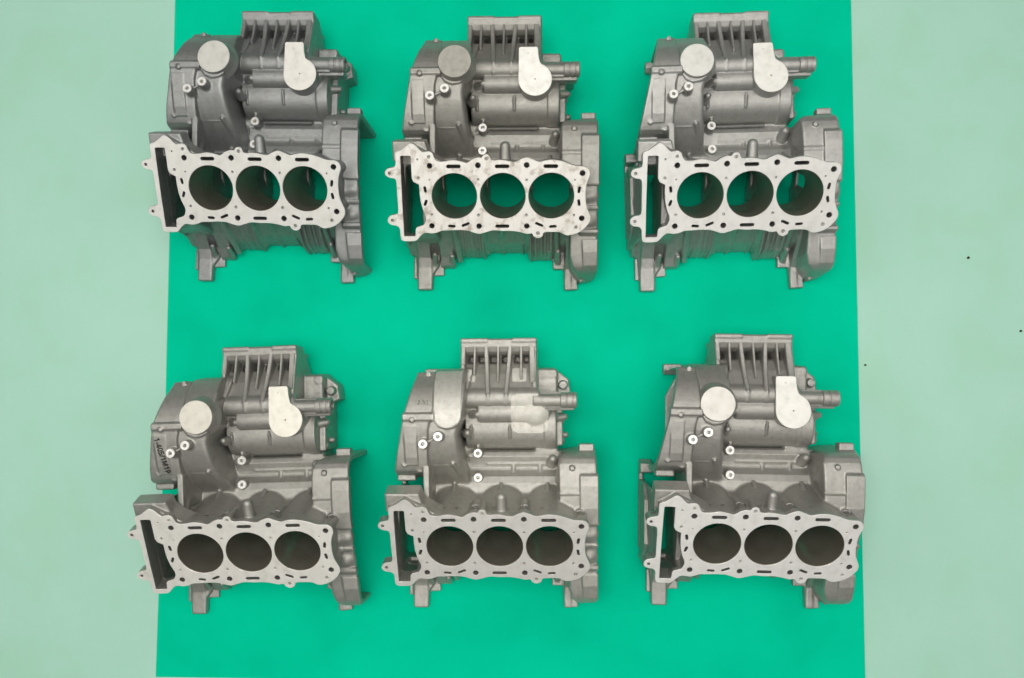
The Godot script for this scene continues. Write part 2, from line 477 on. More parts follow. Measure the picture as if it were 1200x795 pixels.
	for q in [Vector3(80, 62, -303), Vector3(96, 66, -300), Vector3(115, 56, -279)]:
		cyl("gearbox_housing", 3.0, q - Vector3(0, 40, 0), q, 8.0, 1.5)
	# the flared sides and the rear bar of the ribbed breather box
	side("rear_frame", 4.0, v2([-365, 62, -365, 96, -352, 92, -338, 62, -300, 90, -270, 90, -270, -4, -304, -4]), -74.5, 66, 3.0)
	side("rear_frame", 2.5, v2([-365, 72, -365, 105, -362, 107, -350, 105, -341, 99, -335, 88, -334, 50]), -74.5, 66, 2.0)
	box("rear_frame", 2.0, Vector3(-74.5, 90, -366), Vector3(-24, 108, -358), 2.0)
	box("rear_frame", 2.0, Vector3(20, 90, -366), Vector3(66, 108, -358), 2.0)
	side("rear_frame", 3.0, v2([-362, 72, -362, 98, -300, 118, -268, 128, -268, 0, -290, 0]), 58, 66, 2.0)
	side("rear_frame", 3.0, v2([-362, 72, -362, 98, -310, 114, -296, 10]), -74, -66, 2.0)
	# spigot root and the web below it
	cyl("spigot", 3.0, Vector3(60, 128, -251), Vector3(112, 128, -251), 11.5, 1.0)
	box("spigot", 2.0, Vector3(64, 126, -266), Vector3(110, 131, -236), 1.5)
	side("spigot", 2.0, v2([-244, 96, -244, 128, -232, 122, -236, 96]), 70, 134, 1.5)
	side("spigot", 2.0, v2([-256, 90, -258, 124, -250, 126, -246, 90]), 70, 128, 1.5)
	# raised rings on the roof carry the tapped faces
	for q in [Vector3(-44.6, 92.5, -153.7), Vector3(-44.6, 92.5, -109.1)]:
		cyl("crankcase", 3.5, q - Vector3(0, 44, 0), q, 8.4, 1.0)
	bar("crankcase", 3.0, Vector3(-44, 72, -160), Vector3(-44, 92, -166), 6.0, 3.5)
	# small cast features of the roof
	for i in 12:
		var w := rng.randf_range(2.0, 6.0)
		var x := -18.0 + i * 8.6
		box("crankcase", 1.2, Vector3(x, 60, -118.5), Vector3(x + w, 68.4, -115), 1.0)
	box("crankcase", 2.0, Vector3(-30, 60, -134), Vector3(104, 66.5, -130), 1.5)
	bar("crankcase", 3.0, Vector3(20, 58, -146), Vector3(20, 66, -118), 3.5, 3.0)
	bar("crankcase", 3.0, Vector3(70, 58, -146), Vector3(70, 66, -118), 3.5, 3.0)
	bar("clutch_housing", 1.5, Vector3(-118, 143, -137), Vector3(-92, 143, -137), 1.8)
	bar("clutch_housing", 3.0, Vector3(-84, 150, -140), Vector3(-70, 104, -112), 4.0, 4.0)
	for q in [Vector3(-168, 165, -140), Vector3(-150, 196, -219), Vector3(-128, 149, -300)]:
		cyl("clutch_housing", 2.0, q - Vector3(0, 20, 0), q + Vector3(0, 2.0, 0), 4.4, 1.0)
	for z in [-252.0, -214.0, -176.0]:
		cyl("gearbox_housing", 2.0, Vector3(96, 74, z), Vector3(116, 74, z), 6.5, 1.2)
	for x in [-22.0, 11.0]:
		bar("gearbox_housing", 3.0, Vector3(x, 136, -262), Vector3(x, 131, -244), 3.4, 2.4)
	for x in [-54.0, 16.0]:
		bar("gearbox_housing", 2.0, Vector3(x, 118, -206), Vector3(x, 108, -182), 2.6, 2.0)
	side("generator_housing", 2.0, v2([-90, 100, -90, 154, -84, 153.6, -84, 100]), 104, 141, 1.5)
	side("generator_housing", 2.0, v2([-36, 90, -36, 145, -29, 143, -29, 90]), 150, 173.5, 1.5)
	side("generator_housing", 2.0, v2([6, 70, 6, 130, 12, 127, 12, 70]), 146, 173, 1.5)
	bar("generator_housing", 4.0, Vector3(116, 112, -60), Vector3(110, 84, -40), 8.0, 8.0)
	# --- now what is hollow
	for u in BORE_X:
		cyl("cylinder_block", -1.0, at_deck(u, 0, -150), at_deck(u, 0, 6), 41.2, 0.5)
		side("crank_chamber", -4.0, v2([-126, -20, -126, 30, -114, 48, -88, 58, -62, 74, -24, 82, 8, 78, 32, 64, 50, 42, 56, 8, 56, -20]), u - 35.5, u + 35.5, 6.0)
	cyl("crank_chamber", -2.0, Vector3(-140, 0, -80), Vector3(140, 0, -80), 24.0, 0.5)
	box("chain_tunnel", -4.0, Vector3(-181, 40, -68), Vector3(-150, 172, 54), 5.0)
	decked("chain_tunnel", -2.0, v2([-181, -72, -160.5, -72, -160.5, -30, -147.5, -20, -146.5, 8, -143, 24, -138, 38, -142, 54, -157, 59, -160.5, 74, -182, 74]), -32, 6, 0.5)
	box("chain_tunnel", -4.0, Vector3(-8, -30, -70), Vector3(36, 110, 44), 6.0, Transform3D(Basis(Vector3.BACK, -0.08), Vector3(-184, -2, 0)))
	duo("clutch_housing", -4.0, v2([-230, -298, -84, -300, -84, -120, -230, -124]), v2([-301, 14, -301, 110, -290, 138, -268, 160, -228, 178, -205, 177, -178, 168, -152, 152, -134, 130, -124, 100, -120, 14]), 5.0)
	duo("generator_housing", -4.0, v2([128, -150, 200, -152, 200, 116, 140, 114, 128, 96]), v2([-154, -20, -154, 100, -146, 130, -126, 141, -60, 138, 0, 120, 60, 94, 108, 74, 117, 50, 119, -20]), 5.0)
	for f in range(6):
		var xs: float = [-57.5, -37.5, -15.0, 8.0, 29.0, 46.0][f]
		var half: float = [5.5, 6.5, 8.0, 7.0, 5.0, 4.5][f]
		side("gearbox_housing", -3.0, v2([-333.5, 44, -323, 44, -319, 101, -302, 117, -284, 126.5, -272, 133, -268, 160, -333.5, 160]), xs - half, xs + half, 1.5)
	for q in BOLTS:
		cyl("cylinder_block", -0.5, at_deck(q.x, q.y, -46), at_deck(q.x, q.y, 6), 6.6, 0.4)
	for q in SLOTS:
		var t := Transform3D(Basis(Vector3.RIGHT, N, W) * Basis(Vector3.UP, -q[4]), at_deck(q[0], q[1], 0))
		box("cylinder_block", -0.5, Vector3(-q[2] / 2 - 1.2, -36, -q[3] / 2 - 1.2), Vector3(q[2] / 2 + 1.2, 6, q[3] / 2 + 1.2), 2.0, t)
	for q in [Vector3(-130.5, 199, -177.4), Vector3(-104.3, 199, -190.1), Vector3(-44.6, 92.5, -153.7), Vector3(-44.6, 92.5, -109.1)]:
		cyl("crankcase", -0.5, q - Vector3(0, 18, 0), q + Vector3(0, 6, 0), 3.8, 0.5)
	cyl("spigot", -0.5, Vector3(90, 128, -251), Vector3(150, 128, -251), 9.0, 0.5)

func rib_at(called: String, profile: Array, x: float, ahead: float) -> void:
	var p := []
	for q in profile:
		p.append(q + Vector2(ahead + 2.0 if q.x > 1 else 0.0, 0))
	side(called, 3.0, p, x - rng.randf_range(1.8, 3.2), x + rng.randf_range(1.8, 3.2), 1.6)

const KEY := [Vector2(27, -289), Vector2(58, -289), Vector2(60.5, -286.5), Vector2(62, -270), Vector2(64.5, -259)]

func key_outline(grow: float) -> PackedVector2Array:
	var o := PackedVector2Array()
	for p in KEY:
		o.append(p)
	for i in 25:
		var a := deg_to_rad(-68.0 + i * 248.0 / 24)
		o.append(Vector2(55.6, -227.4) + 31.0 * Vector2(cos(a), sin(a)))
	o.append(Vector2(24.8, -255))
	o.append(Vector2(25, -286.5))
	if absf(grow) > 0:
		return Geometry2D.offset_polygon(o, grow)[0]
	return o

# ------------------------------------------------------------------ the field turned into meshes, one per part
const LO := Vector3(-216, 0.6, -372)
const HI := Vector3(184, 212, 154)
const GX := int((HI.x - LO.x) / CELL) + 24
const GY := int((HI.y - LO.y) / CELL) + 24
const GZ := int((HI.z - LO.z) / CELL) + 48

func patch_of(p: Vector3, part: int) -> int:       # the smooth bright areas where the untrimmed block has no pad
	if part == part_names.find("gearbox_housing") and p.y > 84:
		var q := Vector2(absf(p.x - 53) - 20.0, absf(p.z + 226.0) - 22.0)
		if Vector2(maxf(q.x, 0), maxf(q.y, 0)).length() < 13.5:
			return 1
		q = Vector2(absf(p.x - 35) - 9.0, absf(p.z + 297.0) - 9.0)
		if Vector2(maxf(q.x, 0), maxf(q.y, 0)).length() < 4.0:
			return 2
		if absf(p.x + 51.5) < 6.5 and absf(p.z + 297) < 12.5:
			return 3
	if part == part_names.find("clutch_housing") and p.x > -114 and p.x < -66 and p.y > 120:
		if p.z > -304 and p.z < -208 + 0.02 * absf(p.x + 92) * absf(p.x + 92) * -1.0 + 4.0:
			return 4
	return 0

const SLAB := 4000
var slabs: Array = []

# one slice of the grid; it reaches one layer of cells below its own range so that it can close its faces by itself
func slab(which: int) -> void:
	var nx := int((HI.x - LO.x) / CELL) + 1
	var ny := int((HI.y - LO.y) / CELL) + 1
	var nz := int((HI.z - LO.z) / CELL) + 1
	var z_from := maxi(which * SLAB - 1, 0)
	var z_to := mini((which + 1) * SLAB, nz - 1)
	var own := which * SLAB - z_from
	var lz := z_to - z_from + 1
	var base := LO + Vector3(0, 0, z_from * CELL)
	var sy := nx
	var sz := nx * ny
	var G := PackedFloat32Array()
	G.resize(nx * ny * lz)
	G.fill(1e8)
	var V := PackedInt32Array()
	V.resize(nx * ny * lz)
	V.fill(-1)
	var verts := PackedVector3Array()
	var norms := PackedVector3Array()
	var parts := PackedInt32Array()
	var cells := PackedInt32Array()
	const BIG := 8          # cells across a coarse block
	const SUB := 4
	var hb := BIG * CELL * 0.5
	var rb := hb * 1.7321
	var hs := SUB * CELL * 0.5
	var rs := hs * 1.7321 + 0.3
	for bz in range(0, lz - 1, BIG):
		for by in range(0, ny - 1, BIG):
			for bx in range(0, nx - 1, BIG):
				var c := base + Vector3(bx, by, bz) * CELL + Vector3.ONE * hb
				var act: Array[Solid] = []
				var any := false
				var gone := false
				for s in solids:
					var far := rb + s.k + 2.0
					var bq := (c - s.mid).abs() - s.ext
					if bq.x > far or bq.y > far or bq.z > far:
						continue
					var v := s.d(c)
					if v < rb + s.k + 2.0:
						if s.cut:
							if v < -(rb + s.k + 2.0):
								gone = true
								break
							act.append(s)
						else:
							act.append(s)
							any = true
				if gone or not any:
					continue
				for tz in range(bz, mini(bz + BIG, lz - 1), SUB):
					for ty in range(by, mini(by + BIG, ny - 1), SUB):
						for tx in range(bx, mini(bx + BIG, nx - 1), SUB):
							var m := base + Vector3(tx, ty, tz) * CELL + Vector3.ONE * hs
							var near: Array[Solid] = []
							var dm := 1e8
							for s in act:
								var far := rs + s.k + 0.5
								var bq := (m - s.mid).abs() - s.ext
								if bq.x > far or bq.y > far or bq.z > far:
									continue
								var v := s.d(m)
								if v < rs + s.k + 0.5:
									near.append(s)
								if s.cut:
									var f := maxf(s.k - absf(dm + v), 0.0)
									dm = maxf(dm, -v) + f * f / (4.0 * s.k)
								else:
									var f := maxf(s.k - absf(dm - v), 0.0)
									dm = minf(dm, v) - f * f / (4.0 * s.k)
							if absf(dm) > rs + 0.5:
								continue
							var ex := mini(tx + SUB, nx - 1)
							var ey := mini(ty + SUB, ny - 1)
							var ez := mini(tz + SUB, lz - 1)
							for z in range(tz, ez + 1):
								for y in range(ty, ey + 1):
									for x in range(tx, ex + 1):
										var at := x + y * sy + z * sz
										if G[at] < 1e7:
											continue
										var p := base + Vector3(x, y, z) * CELL
										var dd := 1e6
										for s in near:
											var bq := ((p - s.mid).abs() - s.ext).max(Vector3.ZERO)
											if bq.length_squared() > 1.0:
												var lb := bq.length()
												if (lb > s.k - dd) if s.cut else (lb > dd + s.k):
													continue
											var v := s.d(p)
											if s.cut:
												var f := maxf(s.k - absf(dd + v), 0.0)
												dd = maxf(dd, -v) + f * f / (4.0 * s.k)
											else:
												var f := maxf(s.k - absf(dd - v), 0.0)
												dd = minf(dd, v) - f * f / (4.0 * s.k)
										G[at] = dd
							for z in range(tz, ez):
								for y in range(ty, ey):
									for x in range(tx, ex):
										var at := x + y * sy + z * sz
										var g0 := G[at]
										if absf(g0) > CELL * 2.2:
											continue
										var g1 := G[at + 1]
										var g2 := G[at + sy]
										var g3 := G[at + sy + 1]
										var g4 := G[at + sz]
										var g5 := G[at + sz + 1]
										var g6 := G[at + sz + sy]
										var g7 := G[at + sz + sy + 1]
										var n := int(g0 < 0) + int(g1 < 0) + int(g2 < 0) + int(g3 < 0) + int(g4 < 0) + int(g5 < 0) + int(g6 < 0) + int(g7 < 0)
										if n == 0 or n == 8:
											continue
										var sum := Vector3.ZERO
										var k := 0
										if (g0 < 0) != (g1 < 0): sum += Vector3(g0 / (g0 - g1), 0, 0); k += 1
										if (g2 < 0) != (g3 < 0): sum += Vector3(g2 / (g2 - g3), 1, 0); k += 1
										if (g4 < 0) != (g5 < 0): sum += Vector3(g4 / (g4 - g5), 0, 1); k += 1
										if (g6 < 0) != (g7 < 0): sum += Vector3(g6 / (g6 - g7), 1, 1); k += 1
										if (g0 < 0) != (g2 < 0): sum += Vector3(0, g0 / (g0 - g2), 0); k += 1
										if (g1 < 0) != (g3 < 0): sum += Vector3(1, g1 / (g1 - g3), 0); k += 1
										if (g4 < 0) != (g6 < 0): sum += Vector3(0, g4 / (g4 - g6), 1); k += 1
										if (g5 < 0) != (g7 < 0): sum += Vector3(1, g5 / (g5 - g7), 1); k += 1
										if (g0 < 0) != (g4 < 0): sum += Vector3(0, 0, g0 / (g0 - g4)); k += 1
										if (g1 < 0) != (g5 < 0): sum += Vector3(1, 0, g1 / (g1 - g5)); k += 1
										if (g2 < 0) != (g6 < 0): sum += Vector3(0, 1, g2 / (g2 - g6)); k += 1
										if (g3 < 0) != (g7 < 0): sum += Vector3(1, 1, g3 / (g3 - g7)); k += 1
										var f := sum / k
										var p := base + (Vector3(x, y, z) + f) * CELL
										var u := Vector3.ONE - f
										var nrm := Vector3(
											lerpf(lerpf(g1 - g0, g3 - g2, f.y), lerpf(g5 - g4, g7 - g6, f.y), f.z),
											lerpf(lerpf(g2 - g0, g3 - g1, f.x), lerpf(g6 - g4, g7 - g5, f.x), f.z),
											lerpf(lerpf(g4 - g0, g5 - g1, f.x), lerpf(g6 - g2, g7 - g3, f.x), f.y)).normalized()
										var best := 1e9
										var part := 0
										for s in near:
											var v := s.d(p)
											if s.cut:
												if -v > best - 0.4 and s.part != 0:
													best = maxf(best, -v)
													part = s.part
											elif v < best:
												best = v
												part = s.part
										V[at] = verts.size()
										verts.append(p)
										norms.append(nrm)
										parts.append(part)
										cells.append(at)
	var quads := {}
	var strides := PackedInt32Array([1, sy, sz])
	for i in cells.size():
		var at := cells[i]
		if at < own * sz:
			continue
		var a0 := G[at] < 0
		for axis in 3:
			var b0 := G[at + strides[axis]] < 0
			if a0 == b0:
				continue
			var o1: int = strides[(axis + 1) % 3]
			var o2: int = strides[(axis + 2) % 3]
			if at - o1 - o2 < 0:
				continue
			var q0 := V[at - o1 - o2]
			var q1 := V[at - o2]
			var q3 := V[at - o1]
			if q0 < 0 or q1 < 0 or q3 < 0:
				continue
			var key := parts[i] + 1000 * patch_of(verts[i], parts[i])
			if not quads.has(key):
				quads[key] = PackedInt32Array()
			if a0:
				quads[key].append_array(PackedInt32Array([q0, i, q1, q0, q3, i]))
			else:
				quads[key].append_array(PackedInt32Array([q0, q1, i, q0, i, q3]))
	slabs[which] = [verts, norms, quads]

func build_casting() -> Dictionary:
	var count := int(ceil((int((HI.z - LO.z) / CELL) + 0.0) / SLAB))
	slabs.resize(count)
	for s in solids:
		s.bound()
	for i in count:
		slab(i)
	var verts := PackedVector3Array()
	var norms := PackedVector3Array()
	var quads := {}
	for r in slabs:
		var from := verts.size()
		verts.append_array(r[0])
		norms.append_array(r[1])
		for key in r[2]:
			if not quads.has(key):
				quads[key] = PackedInt32Array()
			var idx: PackedInt32Array = r[2][key]
			for k in idx.size():
				idx[k] += from
			quads[key].append_array(idx)
	slabs.clear()
	for turn in 2:
		keep_whole(quads, verts.size())
	var made := {}
	for key in quads:
		made[key] = sub_mesh(verts, norms, quads[key])
	for called in ["gearbox_housing", "clutch_housing"]:
		var id := part_names.find(called)
		var whole: PackedInt32Array = quads[id]
		for k in [1, 2, 3, 4]:
			if quads.has(1000 * k + id):
				whole = whole + quads[1000 * k + id]
		made[9000 + id] = sub_mesh(verts, norms, whole)
	print("casting: %d vertices" % verts.size())
	return made

# scraps of a part that are cut off from the rest of it go to the part they touch
func keep_whole(quads: Dictionary, count: int) -> void:
	var user := PackedInt32Array()
	user.resize(count)
	for key in quads:
		if key >= 1000:
			continue
		var up := PackedInt32Array()
		up.resize(count)
		up.fill(-1)
		var idx: PackedInt32Array = quads[key]
		var n := idx.size()
		for t in range(0, n, 3):
			var a := idx[t]
			while up[a] >= 0:
				a = up[a]
			for e in [1, 2]:
				var b := idx[t + e]
				while up[b] >= 0:
					b = up[b]
				if a != b:
					up[b] = a
			for e in 3:
				if idx[t + e] != a:
					up[idx[t + e]] = a
		var size := {}
		for t in range(0, n, 3):
			var a := idx[t]
			while up[a] >= 0:
				a = up[a]
			size[a] = size.get(a, 0) + 1
		if size.size() < 2:
			continue
		var main := -1
		for r in size:
			if main < 0 or size[r] > size[main]:
				main = r
		user.fill(-1)
		for other in quads:
			if other != key and other < 1000:
				for v in quads[other]:
					user[v] = other
		var goes := {}
		for v in idx:
			if user[v] >= 0:
				var a := v
				while up[a] >= 0:
					a = up[a]
				if a != main:
					goes[a] = user[v]
		var stay := PackedInt32Array()
		for t in range(0, n, 3):
			var a := idx[t]
			while up[a] >= 0:
				a = up[a]
			var three := idx.slice(t, t + 3)
			if goes.has(a):
				quads[goes[a]].append_array(three)
			else:
				stay.append_array(three)
		quads[key] = stay

func sub_mesh(verts: PackedVector3Array, norms: PackedVector3Array, idx: PackedInt32Array) -> ArrayMesh:
	var remap := PackedInt32Array()
	remap.resize(verts.size())
	remap.fill(-1)
	var v := PackedVector3Array()
	var n := PackedVector3Array()
	var out := PackedInt32Array()
	for i in idx:
		if remap[i] < 0:
			remap[i] = v.size()
			v.append(verts[i] * MM)
			n.append(norms[i])
		out.append(remap[i])
	var a := []
	a.resize(Mesh.ARRAY_MAX)
	a[Mesh.ARRAY_VERTEX] = v
	a[Mesh.ARRAY_NORMAL] = n
	a[Mesh.ARRAY_INDEX] = out
	var m := ArrayMesh.new()
	m.add_surface_from_arrays(Mesh.PRIMITIVE_TRIANGLES, a)
	return m

# ------------------------------------------------------------------ crisp machined pieces
class Poly:                              # collects flat-shaded triangles; the normal says which side is out
	var v := PackedVector3Array()
	var n := PackedVector3Array()
	var uv := PackedVector2Array()
	func tri(a: Vector3, b: Vector3, c: Vector3, out: Vector3, na = null, nb = null, nc = null, ua := Vector2(), ub := Vector2(), uc := Vector2()) -> void:
		var f := (b - a).cross(c - a)
		var flip := f.dot(out) > 0        # front faces run clockwise
		v.append_array([a, c, b] if flip else [a, b, c])
		var g := f.normalized() * signf(f.dot(out))
		var ns := [na if na != null else g, nb if nb != null else g, nc if nc != null else g]
		n.append_array([ns[0], ns[2], ns[1]] if flip else ns)
		uv.append_array([ua, uc, ub] if flip else [ua, ub, uc])
	func quad(a: Vector3, b: Vector3, c: Vector3, d: Vector3, out: Vector3) -> void:
		tri(a, b, c, out)
		tri(a, c, d, out)
	func mesh() -> ArrayMesh:
		var a := []
		a.resize(Mesh.ARRAY_MAX)
		var p := PackedVector3Array()
		for q in v:
			p.append(q * 0.001)
		a[Mesh.ARRAY_VERTEX] = p
		a[Mesh.ARRAY_NORMAL] = n
		a[Mesh.ARRAY_TEX_UV] = uv
		var m := ArrayMesh.new()
		m.add_surface_from_arrays(Mesh.PRIMITIVE_TRIANGLES, a)
		return m

func circle(c: Vector2, r: float, n: int) -> PackedVector2Array:
	var o := PackedVector2Array()
	for i in n:
		var a := TAU * i / n
		o.append(c + Vector2(cos(a), sin(a)) * r)
	return o

func slot_loop(q: Array) -> PackedVector2Array:
	var o := PackedVector2Array()
	var hl: float = q[2] / 2 - q[3] / 2 + 0.3
	var r: float = q[3] / 2 + 0.35
	for s in [0, 1]:
		for i in 7:
			var a: float = -PI / 2 + PI * i / 6 + PI * s
			o.append(Vector2(q[0], q[1]) + (Vector2(hl * (1 - 2 * s), 0) + Vector2(cos(a), sin(a)) * r).rotated(q[4]))
	return fill_steps(o, 1.6)

func smooth_loop(pts: PackedVector2Array, step: float) -> PackedVector2Array:
	var o := PackedVector2Array()
	var n := pts.size()
	for i in n:
		var p0 := pts[(i + n - 1) % n]
		var p1 := pts[i]
		var p2 := pts[(i + 1) % n]
		var p3 := pts[(i + 2) % n]
		var m := maxi(1, int(p1.distance_to(p2) / step))
		for j in m:
			o.append(p1.cubic_interpolate(p2, p0, p3, float(j) / m))
	return o

func fill_steps(pts: PackedVector2Array, step: float) -> PackedVector2Array:
	var o := PackedVector2Array()
	var n := pts.size()
	for i in n:
		var p1 := pts[i]
		var p2 := pts[(i + 1) % n]
		var m := maxi(1, int(round(p1.distance_to(p2) / step)))
		for j in m:
			o.append(p1.lerp(p2, float(j) / m))
	return o

func shifted(pts: PackedVector2Array, by: float) -> PackedVector2Array:     # every point moved along its own normal, outwards for by > 0
	var o := PackedVector2Array()
	var n := pts.size()
	var area := 0.0
	for i in n:
		area += pts[i].cross(pts[(i + 1) % n])
	var s := signf(area)
	for i in n:
		var t := (pts[(i + 1) % n] - pts[(i + n - 1) % n]).normalized()
		o.append(pts[i] + Vector2(t.y, -t.x) * s * by)
	return o

# a plate with holes: flat top, small chamfers, upright walls; frame maps (a, b, height)
func plate(outline: PackedVector2Array, holes: Array, depths: Array, thick: float, cham: float, frame: Transform3D, into: Array) -> void:
	var top: Poly = into[0]
	var wall: Poly = into[1]
	var up := frame.basis.z
	var pts := PackedVector2Array()
	var loops := [shifted(outline, -cham)]
	for h in holes:
		loops.append(shifted(h, minf(cham, 0.5)))
	for l in loops:
		pts.append_array(l)
	var tris := Geometry2D.triangulate_delaunay(pts)
	for i in range(0, tris.size(), 3):
		var a := pts[tris[i]]
		var b := pts[tris[i + 1]]
		var c := pts[tris[i + 2]]
		var m := (a + b + c) / 3
		if not Geometry2D.is_point_in_polygon(m, loops[0]):
			continue
		var inside := false
		for j in range(1, loops.size()):
			if Geometry2D.is_point_in_polygon(m, loops[j]):
				inside = true
				break
		if not inside:
			top.tri(frame * Vector3(a.x, a.y, 0), frame * Vector3(b.x, b.y, 0), frame * Vector3(c.x, c.y, 0), up)
	for li in loops.size():
		var inner: PackedVector2Array = loops[li]
		var outer: PackedVector2Array = outline if li == 0 else holes[li - 1]
		var deep: float = thick if li == 0 else absf(depths[li - 1])
		var ch := cham if li == 0 else minf(cham, 0.5)
		var n := inner.size()
		var mid := Vector2.ZERO
		for q in outer:
			mid += q / n
		for i in n:
			var j := (i + 1) % n
			var e := (outer[j] - outer[i]).normalized()
			var side_n := Vector2(e.y, -e.x)
			if li == 0:
				if Geometry2D.is_point_in_polygon((outer[i] + outer[j]) / 2 + side_n * 0.2, outer):
					side_n = -side_n
			elif not Geometry2D.is_point_in_polygon((outer[i] + outer[j]) / 2 + side_n * 0.2, outer):
				side_n = -side_n
			var o3 := frame.basis * Vector3(side_n.x, side_n.y, 0)
			top.quad(frame * Vector3(inner[i].x, inner[i].y, 0), frame * Vector3(inner[j].x, inner[j].y, 0), frame * Vector3(outer[j].x, outer[j].y, -ch), frame * Vector3(outer[i].x, outer[i].y, -ch), o3 + up)
			var w := wall if li == 0 or depths[li - 1] > 0 or deep > 20 else top
			w.quad(frame * Vector3(outer[i].x, outer[i].y, -ch), frame * Vector3(outer[j].x, outer[j].y, -ch), frame * Vector3(outer[j].x, outer[j].y, -deep), frame * Vector3(outer[i].x, outer[i].y, -deep), o3)
			if li > 0 and depths[li - 1] < 0:            # blind hole: a conical bottom
				(wall if deep > 20 else top).tri(frame * Vector3(outer[i].x, outer[i].y, -deep), frame * Vector3(outer[j].x, outer[j].y, -deep), frame * Vector3(mid.x, mid.y, -deep - 2.0), up)

# turned pieces: (radius, height) points turned about an axis; smooth along the turn, creased between segments
func turned(profile: Array, frame: Transform3D, n := 40) -> ArrayMesh:
	var P := Poly.new()
	for s in profile.size() - 1:
		var a: Vector2 = profile[s]
		var b: Vector2 = profile[s + 1]
		var t := (b - a).normalized()
		var nn := Vector2(t.y, -t.x)
		for i in n:
			var a0 := TAU * i / n
			var a1 := TAU * (i + 1) / n
			var r0 := Vector3(cos(a0), 0, sin(a0))
			var r1 := Vector3(cos(a1), 0, sin(a1))
			var n0 := frame.basis * (r0 * nn.x + Vector3.UP * nn.y)
			var n1 := frame.basis * (r1 * nn.x + Vector3.UP * nn.y)
			var pa := frame * (r0 * a.x + Vector3.UP * a.y)
			var pb := frame * (r1 * a.x + Vector3.UP * a.y)
			var pc := frame * (r1 * b.x + Vector3.UP * b.y)
			var pd := frame * (r0 * b.x + Vector3.UP * b.y)
			var u0 := float(i) / n
			var u1 := float(i + 1) / n
			var w0 := float(s) / (profile.size() - 1)
			var w1 := float(s + 1) / (profile.size() - 1)
			if a.x > 0.001:
				P.tri(pa, pb, pc, n0 + n1, n0, n1, n1, Vector2(u0, w0), Vector2(u1, w0), Vector2(u1, w1))
			if b.x > 0.001:
				P.tri(pa, pc, pd, n0 + n1, n0, n1, n0, Vector2(u0, w0), Vector2(u1, w1), Vector2(u0, w1))
	return P.mesh()

# a cast fin: stations of (z, x, top, bottom, half width), the top edge rounded over
func fin_mesh(st: Array) -> ArrayMesh:
	var P := Poly.new()
	var rings := []
	for s in st:
		var c := minf(s[4] * 0.5, 1.4)
		rings.append([Vector3(s[1] - s[4] * 1.25, s[3], s[0]), Vector3(s[1] - s[4], s[2] - c, s[0]), Vector3(s[1] - s[4] + c, s[2], s[0]), Vector3(s[1] + s[4] - c, s[2], s[0]), Vector3(s[1] + s[4], s[2] - c, s[0]), Vector3(s[1] + s[4] * 1.25, s[3], s[0])])
	for i in rings.size() - 1:
		for j in 5:
			var out: Vector3 = [Vector3.LEFT, Vector3(-1, 1, 0), Vector3.UP, Vector3(1, 1, 0), Vector3.RIGHT][j]
			P.quad(rings[i][j], rings[i][j + 1], rings[i + 1][j + 1], rings[i + 1][j], out)
	for e in [0, rings.size() - 1]:
		var r: Array = rings[e]
		for j in range(1, 5):
			P.tri(r[0], r[j], r[j + 1], Vector3(0, 0, -1 if e == 0 else 1))
	return P.mesh()

# ------------------------------------------------------------------ nodes
func numbered(called: String, under: Node) -> String:
	if not under.has_node(NodePath(called)):
		return called
	var i := 1
	while under.has_node(NodePath("%s_%03d" % [called, i])):
		i += 1
	return "%s_%03d" % [called, i]

func part(called: String, mesh: Mesh, mat: Material, under: Node) -> MeshInstance3D:
	var o := MeshInstance3D.new()
	o.name = numbered(called, under)
	o.mesh = mesh
	o.material_override = mat
	under.add_child(o, true)
	return o

func tag(o: Node, label: String, category: String, group := "", kind := "") -> void:
	if label: o.set_meta("label", label)
	if category: o.set_meta("category", category)
	if group: o.set_meta("group", group)
	if kind: o.set_meta("kind", kind)

# roles let a copy of the block find its own materials
var roles := {}

func deck_outline() -> PackedVector2Array:
	var l := v2([-188.8, -73.3, -186.2, -78, -178.5, -80.7, -169.1, -87.1, -160.2, -92.6, -152, -88.8, -141.5, -78, -134.5, -78, -127.9, -78.4, -122.1, -74.6, -119.2, -67, -114.4, -61.5, -102.2, -61, -86.9, -63.2, -71.9, -60.6, -62.5, -58.5, -52.9, -64.3, -43, -67.6, -36.5, -67, -33.6, -71, -28, -73.2, -22, -70.6, -20, -64.5, -14, -62.6, -0.5, -63.2, 21.1, -59.6, 30.5, -63.4, 42.8, -67.4, 53, -64.1, 64.3, -59.8, 74.6, -61.8, 84.9, -63, 96.1, -62.2, 111.1, -58.4, 126.2, -52.8, 135.5, -51.6, 144.6, -51, 151.8, -46, 153.8, -37, 150.1, -26.5, 147.6, -15.7, 146.9, 1.3, 148.5, 16.6])
	l.append_array(v2([152.6, 28, 156, 37, 155.4, 45.5, 149.9, 54.3, 142.4, 62, 131.9, 68.2, 118.4, 71.6, 110.7, 70.4, 102.4, 66, 89.4, 65.3, 74, 66, 70.8, 72.6, 62.4, 76.8, 54.3, 72.8, 51.4, 68, 41.8, 68.6, 29.5, 65.4, 14, 63.2, -1.5, 63.4, -18.9, 62.4, -32, 65.8, -43.8, 68.6, -55.4, 65.7, -66.2, 62.4, -81.7, 61.6, -96.5, 62.2, -111, 62.8, -120, 66.1, -129.8, 67.8, -142, 66.6, -149.5, 71.4, -156.8, 79.1, -163, 81.9, -181.6, 82, -186.4, 78.4, -187.6, 70, -188.2, 59, -192.7, 53.8, -201.5, 52.2, -207.6, 48.4, -208.9, 42.4, -205.4, 36.2, -198.6, 33.4, -191.6, 32, -188.9, 25.3, -189, 0.2, -189.2, -24.6, -192, -31, -201, -32.8, -207.6, -37.4, -208.4, -43, -204.4, -48.4, -196.5, -50.6, -190.6, -52.4, -188.6, -59.4]))
	return PackedVector2Array(l)

